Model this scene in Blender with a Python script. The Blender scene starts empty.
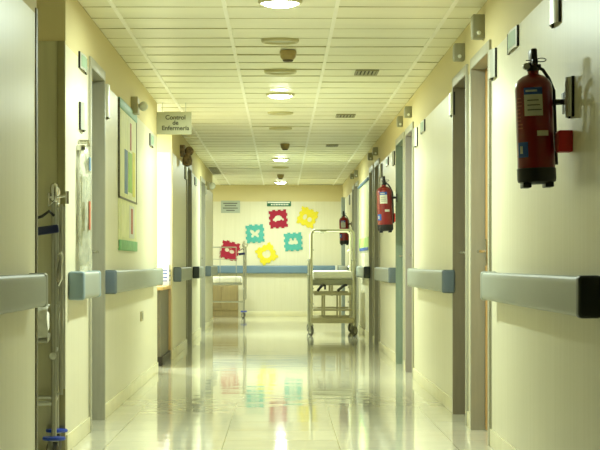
import bpy, bmesh, math, random
from mathutils import Vector, Matrix
random.seed(7)
C = bpy.context.scene.collection
PI = math.pi
# ---------------------------------------------------------------- measured camera
F = 1900.0            # focal length in pixels of the 600 px wide frame
VX, VY = 281.0, 263.0  # vanishing point of the corridor
EYE = 0.945
WL, WR = -1.073, 1.087  # wall planes
H = 2.329
ZW = 2.035            # top of the wall laminate
def yl(px): return F*-WL/(VX-px)      # distance down the corridor of a point on the left wall
def yr(px): return F*WR/(px-VX)
def yf(px, X): return F*abs(X)/abs(px-VX)
YE = F*1.384/78.0     # end wall
Y0 = -4.0

# ---------------------------------------------------------------- materials
def lin(c):
    return tuple(((v/255)/12.92 if v/255 <= .04045 else ((v/255+.055)/1.055)**2.4) for v in c)+(1,)
def mat(name, rgb, rough=.5, metal=0, noise=0, scale=8, stretch=(1,1,1), coat=0, alpha=1, trans=0, bump=0, emit=None, estr=0, spec=.5):
    m = bpy.data.materials.new(name); m.use_nodes = True
    nt = m.node_tree; b = nt.nodes['Principled BSDF']
    b.inputs['Base Color'].default_value = lin(rgb)
    b.inputs['Roughness'].default_value = rough
    b.inputs['Metallic'].default_value = metal
    b.inputs['Coat Weight'].default_value = coat
    b.inputs['Alpha'].default_value = alpha
    b.inputs['Transmission Weight'].default_value = trans
    b.inputs['Specular IOR Level'].default_value = spec
    if emit:
        b.inputs['Emission Color'].default_value = emit; b.inputs['Emission Strength'].default_value = estr
    tc = nt.nodes.new('ShaderNodeTexCoord'); mp = nt.nodes.new('ShaderNodeMapping')
    mp.inputs['Scale'].default_value = stretch
    nt.links.new(tc.outputs['Object'], mp.inputs[0])
    n = nt.nodes.new('ShaderNodeTexNoise'); n.inputs['Scale'].default_value = scale
    nt.links.new(mp.outputs[0], n.inputs['Vector'])
    if noise:
        cr = nt.nodes.new('ShaderNodeValToRGB')
        a = [max(0, v*(1-noise)) for v in lin(rgb)[:3]]; z = [min(1, v*(1+noise)) for v in lin(rgb)[:3]]
        cr.color_ramp.elements[0].color = (*a, 1); cr.color_ramp.elements[1].color = (*z, 1)
        cr.color_ramp.elements[0].position = .3; cr.color_ramp.elements[1].position = .7
        nt.links.new(n.outputs[0], cr.inputs[0]); nt.links.new(cr.outputs[0], b.inputs['Base Color'])
    if bump:
        bp = nt.nodes.new('ShaderNodeBump'); bp.inputs['Strength'].default_value = bump; bp.inputs['Distance'].default_value = .01
        nt.links.new(n.outputs[0], bp.inputs['Height']); nt.links.new(bp.outputs[0], b.inputs['Normal'])
    return m

def wall_mat():
    m = bpy.data.materials.new('wall_laminate_and_paint'); m.use_nodes = True
    nt = m.node_tree; b = nt.nodes['Principled BSDF']; L = nt.links.new
    tc = nt.nodes.new('ShaderNodeTexCoord'); sp = nt.nodes.new('ShaderNodeSeparateXYZ'); L(tc.outputs['Object'], sp.inputs[0])
    gt = nt.nodes.new('ShaderNodeMath'); gt.operation = 'GREATER_THAN'; gt.inputs[1].default_value = ZW; L(sp.outputs['Z'], gt.inputs[0])
    mp = nt.nodes.new('ShaderNodeMapping'); mp.inputs['Scale'].default_value = (14, 14, .5); L(tc.outputs['Object'], mp.inputs[0])
    n = nt.nodes.new('ShaderNodeTexNoise'); n.inputs['Scale'].default_value = 2; n.inputs['Detail'].default_value = 5; L(mp.outputs[0], n.inputs['Vector'])
    cr = nt.nodes.new('ShaderNodeValToRGB'); cr.color_ramp.elements[0].position = .35; cr.color_ramp.elements[1].position = .68
    cr.color_ramp.elements[0].color = lin((216, 211, 183)); cr.color_ramp.elements[1].color = lin((221, 216, 190)); L(n.outputs[0], cr.inputs[0])
    mx = nt.nodes.new('ShaderNodeMix'); mx.data_type = 'RGBA'; L(gt.outputs[0], mx.inputs[0]); L(cr.outputs[0], mx.inputs[6]); mx.inputs[7].default_value = lin((212, 199, 150))
    L(mx.outputs[2], b.inputs['Base Color'])
    ma = nt.nodes.new('ShaderNodeMath'); ma.operation = 'MULTIPLY_ADD'; ma.inputs[1].default_value = .35; ma.inputs[2].default_value = .38; L(gt.outputs[0], ma.inputs[0]); L(ma.outputs[0], b.inputs['Roughness'])
    return m

def floor_mat():
    m = bpy.data.materials.new('polished_floor_tile'); m.use_nodes = True
    nt = m.node_tree; b = nt.nodes['Principled BSDF']; L = nt.links.new
    tc = nt.nodes.new('ShaderNodeTexCoord')
    mp = nt.nodes.new('ShaderNodeMapping'); mp.inputs['Location'].default_value = (-.30, .1, 0); L(tc.outputs['Object'], mp.inputs[0])
    br = nt.nodes.new('ShaderNodeTexBrick'); br.offset = 0; br.squash = 1
    br.inputs['Scale'].default_value = 1; br.inputs['Brick Width'].default_value = .6; br.inputs['Row Height'].default_value = .6
    br.inputs['Mortar Size'].default_value = .0025; br.inputs['Mortar Smooth'].default_value = .1
    br.inputs['Color1'].default_value = lin((222, 219, 196)); br.inputs['Color2'].default_value = lin((216, 212, 188)); br.inputs['Mortar'].default_value = lin((176, 168, 136))
    L(mp.outputs[0], br.inputs['Vector'])
    n = nt.nodes.new('ShaderNodeTexNoise'); n.inputs['Scale'].default_value = 45; n.inputs['Detail'].default_value = 4; L(tc.outputs['Object'], n.inputs['Vector'])
    mx = nt.nodes.new('ShaderNodeMix'); mx.data_type = 'RGBA'; mx.blend_type = 'MULTIPLY'; mx.inputs[0].default_value = .25
    L(br.outputs['Color'], mx.inputs[6]); L(n.outputs['Color'], mx.inputs[7]); L(br.outputs['Color'], b.inputs['Base Color'])
    b.inputs['Roughness'].default_value = .05
    n2 = nt.nodes.new('ShaderNodeTexNoise'); n2.inputs['Scale'].default_value = 1.0; n2.inputs['Detail'].default_value = 1.5
    mp2 = nt.nodes.new('ShaderNodeMapping'); mp2.inputs['Scale'].default_value = (2.2, 3.4, 1); L(tc.outputs['Object'], mp2.inputs[0]); L(mp2.outputs[0], n2.inputs['Vector'])
    bp = nt.nodes.new('ShaderNodeBump'); bp.inputs['Strength'].default_value = .5; bp.inputs['Distance'].default_value = .003
    L(n2.outputs[0], bp.inputs['Height']); L(bp.outputs[0], b.inputs['Normal'])
    return m

M = dict(
 wall=wall_mat(), floor=floor_mat(),
 panel=mat('ceiling_panel_enamel', (238,236,212), .34, noise=.05, scale=1.2, stretch=(1,3,1)),
 runner=mat('ceiling_runner_white', (250,249,236), .4, noise=.03),
 gap=mat('ceiling_void_dark', (184,178,140), .9, noise=.1),
 base=mat('skirting_tile_cream', (226,220,184), .25, noise=.04, scale=6),
 casing=mat('door_frame_grey_enamel', (170,168,148), .4, noise=.04),
 lin_grey=mat('door_lining_grey', (152,150,130), .45, noise=.05, stretch=(6,6,.6)),
 lin_taupe=mat('door_lining_taupe', (122,112,88), .45, noise=.05, stretch=(6,6,.6)),
 lin_mauve=mat('door_lining_mauve', (148,140,132), .45, noise=.05, stretch=(6,6,.6)),
 lin_sage=mat('door_lining_sage', (128,144,128), .45, noise=.05, stretch=(6,6,.6)),
 lin_dark=mat('door_lining_olive_grey', (160,158,142), .45, noise=.05, stretch=(6,6,.6)),
 leaf=mat('door_leaf_beech', (206,160,92), .4, noise=.12, scale=3, stretch=(10,10,.7)),
 rail=mat('handrail_grey_vinyl', (146,152,142), .42, noise=.05, scale=5, stretch=(1,.4,1)),
 railblue=mat('handrail_blue_vinyl', (104,130,150), .4, noise=.05, scale=5),
 cap=mat('handrail_cap_slate', (92,104,110), .38, noise=.06),
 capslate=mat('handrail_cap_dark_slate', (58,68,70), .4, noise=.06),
 caplight=mat('handrail_cap_blue_grey', (132,152,162), .38, noise=.05),
 capshade=mat('handrail_cap_shaded', (34,42,40), .4, noise=.08),  # cap colour darkened to stand for shade on the nearest camera-facing end
 red=mat('extinguisher_red_enamel', (128,12,16), .28, noise=.05, scale=4, coat=.4),
 redbox=mat('alarm_box_red_plastic', (196,36,40), .4, noise=.04),
 redface=mat('alarm_box_pale_red_face', (186,84,74), .45, noise=.06),
 black=mat('black_plastic', (20,20,20), .4, noise=.1),
 chrome=mat('chrome_steel', (214,214,206), .18, 1, noise=.05),
 steel=mat('satin_steel_tube', (176,176,162), .3, .85, noise=.06),
 alu=mat('anodised_aluminium', (200,202,192), .3, .35, noise=.05),
 aluedge=mat('plate_edge_black', (24,24,20), .5, noise=.1),
 green=mat('plate_green_insert', (146,174,146), .4, noise=.06),
 greend=mat('exit_plate_green', (44,104,74), .4, noise=.06),
 white=mat('white_plastic', (238,236,222), .4, noise=.03),
 cream=mat('cream_enamel_tube', (200,196,166), .32, noise=.03),
 label=mat('label_paper', (206,206,190), .6, noise=.05),
 lblue=mat('label_blue_print', (36,84,170), .5, noise=.05),
 ink=mat('printed_ink_grey', (92,94,84), .7, noise=.1),
 signgrey=mat('sign_plate_grey', (176,176,148), .45, noise=.04),
 signink=mat('sign_letter_charcoal', (84,84,68), .6, noise=.1),
 notice=mat('notice_plate_grey', (168,176,160), .5, noise=.05),
 pinkfoam=mat('foam_crimson', (158,20,50), .8, noise=.06, scale=30),
 tealfoam=mat('foam_turquoise', (80,168,158), .8, noise=.05, scale=30),
 yellowfoam=mat('foam_yellow', (226,208,44), .8, noise=.04, scale=30),
 linen=mat('white_quilted_linen', (238,236,224), .85, noise=.04, scale=20, bump=.3),
 blanket=mat('grey_crumpled_blanket', (212,214,202), .9, noise=.12, scale=18, bump=.6),
 tray=mat('grey_painted_tray', (150,150,128), .4, noise=.05),
 tan=mat('tan_painted_beam', (172,164,130), .45, noise=.05),
 bluep=mat('cobalt_blue_plastic', (32,66,168), .4, noise=.05),
 navy=mat('navy_plastic_grip', (24,34,78), .4, noise=.06),
 rubber=mat('grey_rubber_tyre', (104,102,92), .7, noise=.1),
 wood=mat('light_wood_worktop', (208,170,110), .4, noise=.12, scale=4, stretch=(8,.7,8)),
 tancream=mat('corner_guard_cream', (206,192,150), .4, noise=.06),
 woodp=mat('tan_wood_panel', (172,140,88), .45, noise=.1, scale=4, stretch=(10,10,.6)),
 brown=mat('brown_wood_cabinet', (150,134,92), .45, noise=.1, scale=4, stretch=(8,8,.8)),
 dgrey=mat('desk_panel_dark_grey', (104,98,80), .5, noise=.08),
 plinth=mat('plinth_black_brown', (46,38,28), .5, noise=.1),
 paper=mat('white_wrapped_paper', (240,240,240), .6, noise=.03),
 posterbg=mat('poster_cream_paper', (220,220,170), .6, noise=.08, scale=9),
 pteal=mat('board_teal_strip', (124,166,142), .5, noise=.06),
 pgreen=mat('poster_green_print', (150,190,70), .6, noise=.15, scale=14),
 pgreenl=mat('poster_pale_green_print', (176,208,120), .6, noise=.1, scale=14),
 pblue=mat('poster_blue_print', (92,122,150), .6, noise=.15, scale=14),
 pyellow=mat('poster_yellow_print', (214,206,70), .6, noise=.15, scale=14),
 pred=mat('poster_red_print', (176,92,66), .6, noise=.15, scale=14),
 pleaf=mat('board_green_strip', (112,170,110), .5, noise=.2, scale=14),
 pdark=mat('board_frame_olive', (92,88,54), .5, noise=.1),
 bag=mat('clear_crumpled_plastic', (206,210,192), .12, 0, alpha=.45, noise=.12, scale=30, bump=.7),
 grille=mat('vent_grille_grey', (150,146,112), .5, noise=.05),
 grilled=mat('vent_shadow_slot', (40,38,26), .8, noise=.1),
 detector=mat('detector_aged_plastic', (166,148,96), .5, noise=.05),
 detdark=mat('detector_dark_slot', (74,62,36), .6, noise=.1),
 guard=mat('corner_guard_steel', (196,192,150), .3, .5, noise=.05),
 guardtan=mat('corner_guard_khaki', (152,146,104), .5, noise=.06),
 guardblue=mat('corner_guard_blue_grey', (150,162,164), .45, noise=.05),
 khaki=mat('alcove_panel_khaki', (186,182,146), .5, noise=.06, scale=3, stretch=(10,10,.6)),
 fixring=mat('downlight_ring_enamel', (196,190,148), .35, noise=.04),
 fixbowl=mat('downlight_bowl_unlit', (172,176,146), .3, noise=.06),
 lens=mat('downlight_diffuser_lit', (255,255,240), .4, noise=.01, emit=(.92,1,.90,1), estr=30),
 globe=mat('frosted_lamp_globe', (226,228,214), .25, noise=.05),
 mottled=mat('mottled_brown_plastic', (120,100,70), .5, noise=.5, scale=40),
 grey=mat('mid_grey_plastic', (150,148,120), .5, noise=.05),
)

# ---------------------------------------------------------------- mesh helpers
def box(bm, x0, x1, y0, y1, z0, z1, bev=0, seg=2):
    v = [bm.verts.new((x, y, z)) for x in sorted((x0, x1)) for y in sorted((y0, y1)) for z in sorted((z0, z1))]
    fs = [bm.faces.new([v[i] for i in q]) for q in ((0,1,3,2),(4,6,7,5),(0,4,5,1),(2,3,7,6),(0,2,6,4),(1,5,7,3))]
    if bev:
        es = list({e for f in fs for e in f.edges})
        bmesh.ops.bevel(bm, geom=es, offset=bev, segments=seg, affect='EDGES', profile=.5)
def frame_of(d):
    d = d.normalized(); a = Vector((0,0,1)) if abs(d.z) < .9 else Vector((1,0,0))
    u = d.cross(a).normalized(); return u, d.cross(u).normalized()
def tube(bm, pts, r, n=10):
    pts = [Vector(p) for p in pts]; rings = []
    u = None
    for i, p in enumerate(pts):
        d = (pts[min(i+1, len(pts)-1)]-pts[max(i-1, 0)]).normalized()
        if u is None: u, w = frame_of(d)
        else:
            u = (u-d*u.dot(d)).normalized(); w = d.cross(u)
        rings.append([bm.verts.new(p+(u*math.cos(2*PI*k/n)+w*math.sin(2*PI*k/n))*r) for k in range(n)])
    for a, b in zip(rings, rings[1:]):
        for k in range(n): bm.faces.new((a[k], a[(k+1)%n], b[(k+1)%n], b[k]))
    bm.faces.new(rings[0][::-1]); bm.faces.new(rings[-1])
def arc(c, r, a0, a1, n, ax='xz'):
    out = []
    for i in range(n+1):
        a = a0+(a1-a0)*i/n
        out.append((c[0]+r*math.cos(a), c[1], c[2]+r*math.sin(a)) if ax == 'xz' else (c[0]+r*math.cos(a), c[1]+r*math.sin(a), c[2]))
    return out
def lathe(bm, prof, c=(0,0,0), n=28, axis='z'):
    rings = []
    for r, z in prof:
        ring = []
        for k in range(n):
            a = 2*PI*k/n; q = (r*math.cos(a), r*math.sin(a), z)
            if axis == 'x': q = (q[2], q[0], q[1])
            if axis == 'y': q = (q[0], q[2], q[1])
            ring.append(bm.verts.new((c[0]+q[0], c[1]+q[1], c[2]+q[2])))
        rings.append(ring)
    for a, b in zip(rings, rings[1:]):
        for k in range(n): bm.faces.new((a[k], a[(k+1)%n], b[(k+1)%n], b[k]))
    bm.faces.new(rings[0][::-1]); bm.faces.new(rings[-1])
def extrude_y(bm, prof, y0, y1):
    a = [bm.verts.new((x, y0, z)) for x, z in prof]; b = [bm.verts.new((x, y1, z)) for x, z in prof]
    n = len(prof)
    for k in range(n): bm.faces.new((a[k], a[(k+1)%n], b[(k+1)%n], b[k]))
    bm.faces.new(a[::-1]); bm.faces.new(b)
def patch(bm, r, a0, a1, z0, z1, n=8, t=.0015):
    pts = [(a0+(a1-a0)*i/n) for i in range(n+1)]
    o = [[bm.verts.new((rr*math.cos(a), rr*math.sin(a), z)) for a in pts] for rr, z in ((r, z0), (r, z1), (r+t, z0), (r+t, z1))]
    for i in range(n):
        bm.faces.new((o[2][i], o[2][i+1], o[3][i+1], o[3][i])); bm.faces.new((o[0][i], o[1][i], o[1][i+1], o[0][i+1]))
        bm.faces.new((o[0][i], o[0][i+1], o[2][i+1], o[2][i])); bm.faces.new((o[1][i], o[3][i], o[3][i+1], o[1][i+1]))
    for i in (0, n): bm.faces.new([o[0][i], o[2][i], o[3][i], o[1][i]] if i else [o[0][i], o[1][i], o[3][i], o[2][i]])

OFF = {}
def obj(name, bm, m, parent=None, loc=None, smooth=True):
    me = bpy.data.meshes.new(name); off = Vector(loc) if loc else (OFF.get(parent.name, Vector()) if parent else Vector())
    bmesh.ops.translate(bm, verts=bm.verts, vec=-off)
    bmesh.ops.recalc_face_normals(bm, faces=bm.faces)
    bm.to_mesh(me); bm.free()
    o = bpy.data.objects.new(name, me); C.objects.link(o); me.materials.append(m)
    if smooth:
        for p in me.polygons: p.use_smooth = True
        try: me.set_sharp_from_angle(angle=math.radians(38))
        except Exception: pass
    if loc: o.location = off
    OFF[o.name] = off
    if parent: o.parent = parent
    return o
def boxo(name, m, parent, *a, bev=0, loc=None):
    bm = bmesh.new(); box(bm, *a, bev=bev); return obj(name, bm, m, parent, loc)
def thing(name, label, cat, loc=(0,0,0), group=None):
    o = bpy.data.objects.new(name, None); C.objects.link(o); o.location = loc; o.empty_display_size = .1
    OFF[o.name] = Vector(loc); return tag(o, label, cat, group)
def tag(o, label, cat, group=None):
    o['label'] = label; o['category'] = cat
    if group: o['group'] = group
    return o
def struct(o, label=None):
    o['kind'] = 'structure'
    if label: o['label'] = label
    return o
def dup(root, loc, label):
    r = root.copy(); C.objects.link(r); r.location = loc; r['label'] = label
    for ch in list(root.children):
        c = ch.copy(); C.objects.link(c); c.parent = r
        for g in list(ch.children):
            d = g.copy(); C.objects.link(d); d.parent = c
    return r

# ---------------------------------------------------------------- room shell
# doors: (number, side, near distance, far distance, lining material, description)
D = [
 (1, 'L', yl(89.5), yl(102.5), 'lin_grey'), (2, 'L', yl(186.3), yl(190.6), 'lin_dark'), (3, 'L', yl(200.3), yl(204.2), 'lin_dark'),
 (4, 'R', yr(490.4), yr(473.3), 'lin_grey'), (5, 'R', yr(467.6), yr(455), 'lin_taupe'),
 (6, 'R', yr(413.6), yr(407.0), 'lin_mauve'), (7, 'R', yr(404.4), yr(397.2), 'lin_sage'),
 (8, 'R', yr(379.8), yr(375.6), 'lin_dark'), (9, 'R', yr(373.6), yr(370.2), 'lin_dark'),
 (10, 'R', yr(358.4), yr(356.2), 'lin_dark'), (11, 'R', yr(354.9), yr(353.1), 'lin_dark'),
]
ALC = (yl(36.5), yl(65.5)); STA = (yl(157.2), yl(172)); LOB = yl(212.6)
REC, DTOP = .066, 2.045
def wall(side, ranges, name):
    bm = bmesh.new(); W = WL if side == 'L' else WR; s = -1 if side == 'L' else 1
    for y0, y1 in ranges:
        ds = sorted([(d[2], d[3]) for d in D if d[1] == side and y0 <= d[2] < y1])
        cur = y0
        for a, b in ds:
            box(bm, W, W+s*.25, cur, a, 0, H); box(bm, W, W+s*.25, a, b, DTOP, H)
            box(bm, W+s*(REC+.04), W+s*.25, a, b, 0, DTOP); cur = b
        box(bm, W, W+s*.25, cur, y1, 0, H)
    struct(obj(name, bm, M['wall'], smooth=False))
wall('L', [(Y0, ALC[0]), (ALC[1], STA[0]), (STA[1], LOB)], 'wall_left')
wall('R', [(Y0, YE)], 'wall_right')
bm = bmesh.new(); box(bm, -4.2, 1.337, YE, YE+.25, 0, H); struct(obj('wall_end', bm, M['wall'], smooth=False))
# side spaces seen through the left openings
bm = bmesh.new()
box(bm, -2.9, -2.65, ALC[0]-.0, ALC[1], 0, H); box(bm, -2.9, WL-.25, ALC[0]-.12, ALC[0], 0, H); box(bm, -2.9, WL-.25, ALC[1], ALC[1]+.12, 0, H)
struct(obj('wall_alcove', bm, M['wall'], smooth=False))
bm = bmesh.new()
box(bm, -3.6, -3.4, STA[0]-1.5, STA[1], 0, H); box(bm, -3.6, WL-.25, STA[0]-1.62, STA[0]-1.5, 0, H); box(bm, -3.6, WL-.25, STA[1], STA[1]+.12, 0, H)
struct(obj('wall_station', bm, M['wall'], smooth=False))
bm = bmesh.new(); box(bm, -4.2, -3.95, LOB, YE, 0, H); box(bm, -4.2, WL-.25, LOB-.12, LOB, 0, H)
struct(obj('wall_lobby', bm, M['wall'], smooth=False))
bm = bmesh.new(); box(bm, -4.2, 1.337, Y0, YE+.25, -.12, 0); struct(obj('floor', bm, M['floor'], smooth=False))

# ceiling: enamelled panels with a slight tilt each, and light runners between the rows
bm = bmesh.new(); P = 1.384*.000181*F; rows = [(-1.073, -.915), (-.893, -.315), (-.293, .290), (.312, .915), (.937, 1.087)]
y = Y0
while y < YE:
    y2 = min(y+P, YE)
    for i, (xa, xb) in enumerate(rows):
        t = random.uniform(-.0022, .0022); d = .001+abs(t)+random.uniform(0, .0006)+(random.random() < .07)*.003
        a = [(xa, y+.0025, H+d+t), (xb, y+.0025, H+d-t*.6), (xb, y2-.0025, H+d-t), (xa, y2-.0025, H+d+t*.3)]
        lo = [bm.verts.new(p) for p in a]; hi = [bm.verts.new((p[0], p[1], H+.03)) for p in a]
        bm.faces.new(lo); bm.faces.new(hi)
        for k in range(4): bm.faces.new((lo[k], lo[(k+1)%4], hi[(k+1)%4], hi[k]))
    y = y2
# side spaces
box(bm, -2.9, WL, ALC[0]-.12, ALC[1]+.12, H, H+.03); box(bm, -3.6, WL, STA[0]-1.62, STA[1]+.12, H, H+.03); box(bm, -4.2, WL, LOB-.12, YE, H, H+.03)
cl = struct(obj('ceiling', bm, M['panel'], smooth=False))
bm = bmesh.new()
for x in (-.904, -.304, .301, .926): box(bm, x-.011, x+.011, Y0, YE, H-.003, H+.02)
obj('runner', bm, M['runner'], cl, smooth=False)
bm = bmesh.new(); y = Y0
while y < YE:
    for xa, xb in rows: box(bm, xa, xb, y-.003, y+.003, H-.0005, H+.02)
    y += P
obj('cross_joint', bm, M['gap'], cl, smooth=False)
boxo('slab', M['gap'], cl, -4.2, 1.337, Y0, YE+.25, H+.031, H+.15)

# skirtings
def skirt(name, rng):
    bm = bmesh.new()
    for r in rng: box(bm, *r, 0, .088, bev=.003)
    struct(obj(name, bm, M['base']))
def gaps(side, y0, y1):
    out = []; cur = y0
    for a, b in sorted((d[2]-.05, d[3]+.05) for d in D if d[1] == side and y0 <= d[2] < y1):
        if a > cur: out.append((cur, a))
        cur = b
    if y1 > cur: out.append((cur, y1))
    return out
skirt('baseboard_left', [(WL, WL+.010, a, b) for r in ((Y0, ALC[0]-.04), (ALC[1]+.005, STA[0]), (STA[1]+.01, LOB-.01)) for a, b in gaps('L', *r)])
skirt('baseboard_right', [(WR-.010, WR, a, b) for a, b in gaps('R', Y0, YE-.01)])
skirt('baseboard_end', [(-3.95, 1.03, YE-.010, YE)])

# doors
for n, side, a, b, lm in D:
    W = WL if side == 'L' else WR; s = -1 if side == 'L' else 1
    root = bpy.data.objects.new('door_%d' % n, None); C.objects.link(root); root.location = (W, (a+b)/2, 0); OFF[root.name] = Vector(root.location); struct(root)
    bm = bmesh.new(); c = .052; p = W-s*.014
    box(bm, W, p, a-c, a, 0, DTOP+.055, bev=.003); box(bm, W, p, b, b+c, 0, DTOP+.055, bev=.003); box(bm, W, p, a, b, DTOP, DTOP+.055, bev=.003)
    obj('casing', bm, M['casing'], root)
    bm = bmesh.new(); i = W+s*REC
    box(bm, p, i, b-.006, b, 0, DTOP); box(bm, p, i, a, a+.006, 0, DTOP); box(bm, p, i, a, b, DTOP-.006, DTOP)
    obj('lining', bm, M[lm], root, smooth=False)
    leaf = boxo('leaf', M['leaf' if n == 4 else 'casing'], root, i, i+s*.038, a+.008, b-.022, .008, DTOP-.009, bev=.002)
    hy = b-.10
    bm = bmesh.new(); box(bm, i, i-s*.008, hy-.02, hy+.02, .93, 1.08, bev=.003)
    tube(bm, [(i-s*.006, hy, 1.01), (i-s*.042, hy, 1.01), (i-s*.048, hy-.008, 1.01), (i-s*.048, hy-.115, 1.01)], .009)
    obj('handle', bm, M['chrome'], leaf)

# corner guards and edge trims
def trim(n, m, *a, bev=.003): struct(boxo('trim_%d' % n, M[m], None, *a, bev=bev))
trim(1, 'pdark', WL-.03, WL+.006, ALC[0]-.045, ALC[0]+.006, 0, 2.06)
trim(2, 'guardtan', WL-.04, WL-.0, ALC[1]-.012, ALC[1]-.001, 0, 2.05)
trim(3, 'khaki', WL-1.5, WL-.04, ALC[1]-.006, ALC[1]-.001, 0, 2.05)
trim(4, 'tancream', WL-.022, WL+.004, STA[1]-.008, STA[1]+.02, 0, 2.06)
trim(5, 'guardtan', WL-.02, WL+.004, LOB-.02, LOB+.006, 0, 2.03)
trim(6, 'guardblue', 1.024, WR, 32.2, 32.28, 0, 2.06)
trim(7, 'guard', WL-.030, WL-.008, ALC[0]+.006, ALC[0]+.02, 0, 2.06)

# ---------------------------------------------------------------- handrails
def rail_prof(W, s):
    # s: direction from the wall into the corridor
    return [(W+s*x, z) for x, z in ((0, .775), (.05, .762), (.064, .760), (.073, .764), (.079, .774), (.080, .79), (.080, .87), (.079, .886), (.073, .896), (.064, .900), (.05, .899), (0, .885))]
def cap_mesh(W, s, y0, y1):
    bm = bmesh.new(); box(bm, W, W+s*.082, y0, y1, .757, .903, bev=.014, seg=3); return bm
def handrail(side, y0, y1, label, cnear='cap', cfar='caplight'):
    W = WL if side == 'L' else WR; s = 1 if side == 'L' else -1
    t = thing('handrail', label, 'handrail', (W, (y0+y1)/2, .83), 'wall handrails')
    bm = bmesh.new(); extrude_y(bm, rail_prof(W, s), y0+.05, y1-.05); obj('rail_body', bm, M['rail'], t)
    if cnear: obj('end_cap', cap_mesh(W, s, y0, y0+.07), M[cnear], t)
    if cfar: obj('end_cap', cap_mesh(W, s, y1-.07, y1), M[cfar], t)
handrail('L', yl(-260), yf(48, .993), 'grey handrail nearest on the left wall, cut off by the left edge of the picture', 'cap', 'rail')
handrail('L', yl(68), yf(101, .993), 'short pale blue handrail under the hanging clear plastic bag', 'caplight', 'caplight')
handrail('L', yl(103), yf(163, .993), 'long grey handrail below the tall notice board on the left wall', 'cap', 'rail')
handrail('L', yl(173.2), yf(192, .993), 'handrail just past the bright nurse station opening', 'cap', 'rail')
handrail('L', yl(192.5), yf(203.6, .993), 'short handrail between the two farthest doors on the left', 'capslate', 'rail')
handrail('L', yl(205.2), LOB-.06, 'farthest left handrail, ending at the lobby corner', 'cap', 'caplight')
handrail('R', yf(579, 1.007), yf(480.5, 1.007), 'large grey handrail below the nearest red extinguisher, with end cap darkened for shade', 'capshade', 'rail')
handrail('R', yr(455.3), yf(407.5, 1.007), 'grey handrail with slate cap between the two nearest pairs of right doors', 'cap', 'rail')
handrail('R', yr(397.2), yf(374.5, 1.007), 'handrail with blue cap below the second red extinguisher', 'cap', 'rail')
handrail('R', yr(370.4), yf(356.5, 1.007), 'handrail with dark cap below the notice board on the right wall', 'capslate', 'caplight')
handrail('R', yr(352.6), YE-.10, 'farthest right handrail, behind the arched trolley', 'cap', 'caplight')
t = thing('handrail', 'long blue handrail across the far end wall under the foam tiles', 'handrail', (0, YE, .83), 'wall handrails')
bm = bmesh.new(); pr = rail_prof(0, -1)
bm2 = bmesh.new(); extrude_y(bm2, [(x, z) for x, z in pr], -3.9, .96)
for v in bm2.verts: v.co = (v.co.y, YE+v.co.x, v.co.z)
bm.free(); obj('rail_body', bm2, M['railblue'], t)
bm = bmesh.new(); box(bm, .955, 1.0, YE-.082, YE, .757, .903, bev=.014, seg=3); obj('end_cap', bm, M['white'], t)

# ---------------------------------------------------------------- fire extinguishers
EY = F*.967/256.0
ex = thing('fire_extinguisher', 'large red fire extinguisher nearest the camera on the right wall', 'fire extinguisher', (.967, EY, 1.235), 'red wall fire extinguishers')
OFF[ex.name] = Vector()
bm = bmesh.new()
lathe(bm, [(.060,.012), (.071,.020), (.071,.365), (.068,.385), (.058,.402), (.042,.414), (.026,.421), (.021,.424), (.021,.436)], n=36)
obj('cylinder', bm, M['red'], ex)
bm = bmesh.new(); lathe(bm, [(.055,.008), (.071,.016), (.0735,.026), (.0735,.066), (.071,.068)], n=36); obj('base_skirt', bm, M['black'], ex)
for sx in (-1, 1):
    bm = bmesh.new(); box(bm, sx*.042-.016, sx*.042+.016, -.05, .05, -.006, .014, bev=.004); obj('foot', bm, M['black'], ex)
bm = bmesh.new(); lathe(bm, [(.016,.434), (.024,.436), (.024,.448), (.018,.45), (.018,.468), (.010,.47)], n=20)
box(bm, -.030, .030, -.012, .012, .446, .460, bev=.003); obj('valve', bm, M['black'], ex)
bm = bmesh.new(); box(bm, -.012, .012, -.055, .035, .464, .516, bev=.007); box(bm, -.010, .010, -.075, -.03, .452, .475, bev=.004); obj('lever', bm, M['black'], ex)
bm = bmesh.new(); lathe(bm, [(.012,-.01), (.014,-.004), (.014,.006), (.010,.008)], c=(-.026, -.012, .452), n=16, axis='y'); obj('gauge', bm, M['alu'], ex)
bm = bmesh.new(); tube(bm, [(.012+.018*(1-math.cos(a)), -.02, .474+.007*math.sin(a)) for a in [2*PI*k/14 for k in range(14)]]+[(.012, -.02, .474)], .002, 6)
tube(bm, [(-.028, -.02, .474), (.014, -.02, .474)], .0022, 6); obj('pull_ring', bm, M['black'], ex)
bm = bmesh.new(); tube(bm, [(.018,.012,.452), (.040,.016,.440), (.062,.018,.405), (.079,.02,.36), (.079,.02,.20), (.079,.02,.08)], .0065, 10); obj('hose', bm, M['black'], ex)
bm = bmesh.new(); box(bm, .06, .119, -.004, .02, .305, .325, bev=.003); box(bm, .109, .119, -.02, .035, .27, .35, bev=.003); tube(bm, [(.075, -.012, .315), (.095, -.012, .315)], .010, 8); obj('mounting_bracket', bm, M['black'], ex)
A = lambda d: math.radians(d)
bm = bmesh.new(); patch(bm, .0712, A(-128), A(-72), .342, .368); lb = obj('label', bm, M['lblue'], ex)
bm = bmesh.new(); patch(bm, .0712, A(-128), A(-72), .262, .342); obj('label_text_panel', bm, M['label'], lb)
bm = bmesh.new()
for k in range(3): patch(bm, .0728, A(-118), A(-84+4*k), .318-.018*k, .322-.018*k, t=.0004)
obj('label_lines', bm, M['ink'], lb)
bm = bmesh.new(); patch(bm, .0728, A(-122), A(-88), .352, .359, t=.0004); obj('label_heading', bm, M['label'], lb)
bm = bmesh.new(); patch(bm, .0712, A(-92), A(-55), .186, .206); obj('sticker', bm, M['label'], ex)
bm = bmesh.new(); patch(bm, .0712, A(-160), A(-121), .108, .165); st = obj('blue_sticker', bm, M['lblue'], ex)
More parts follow.
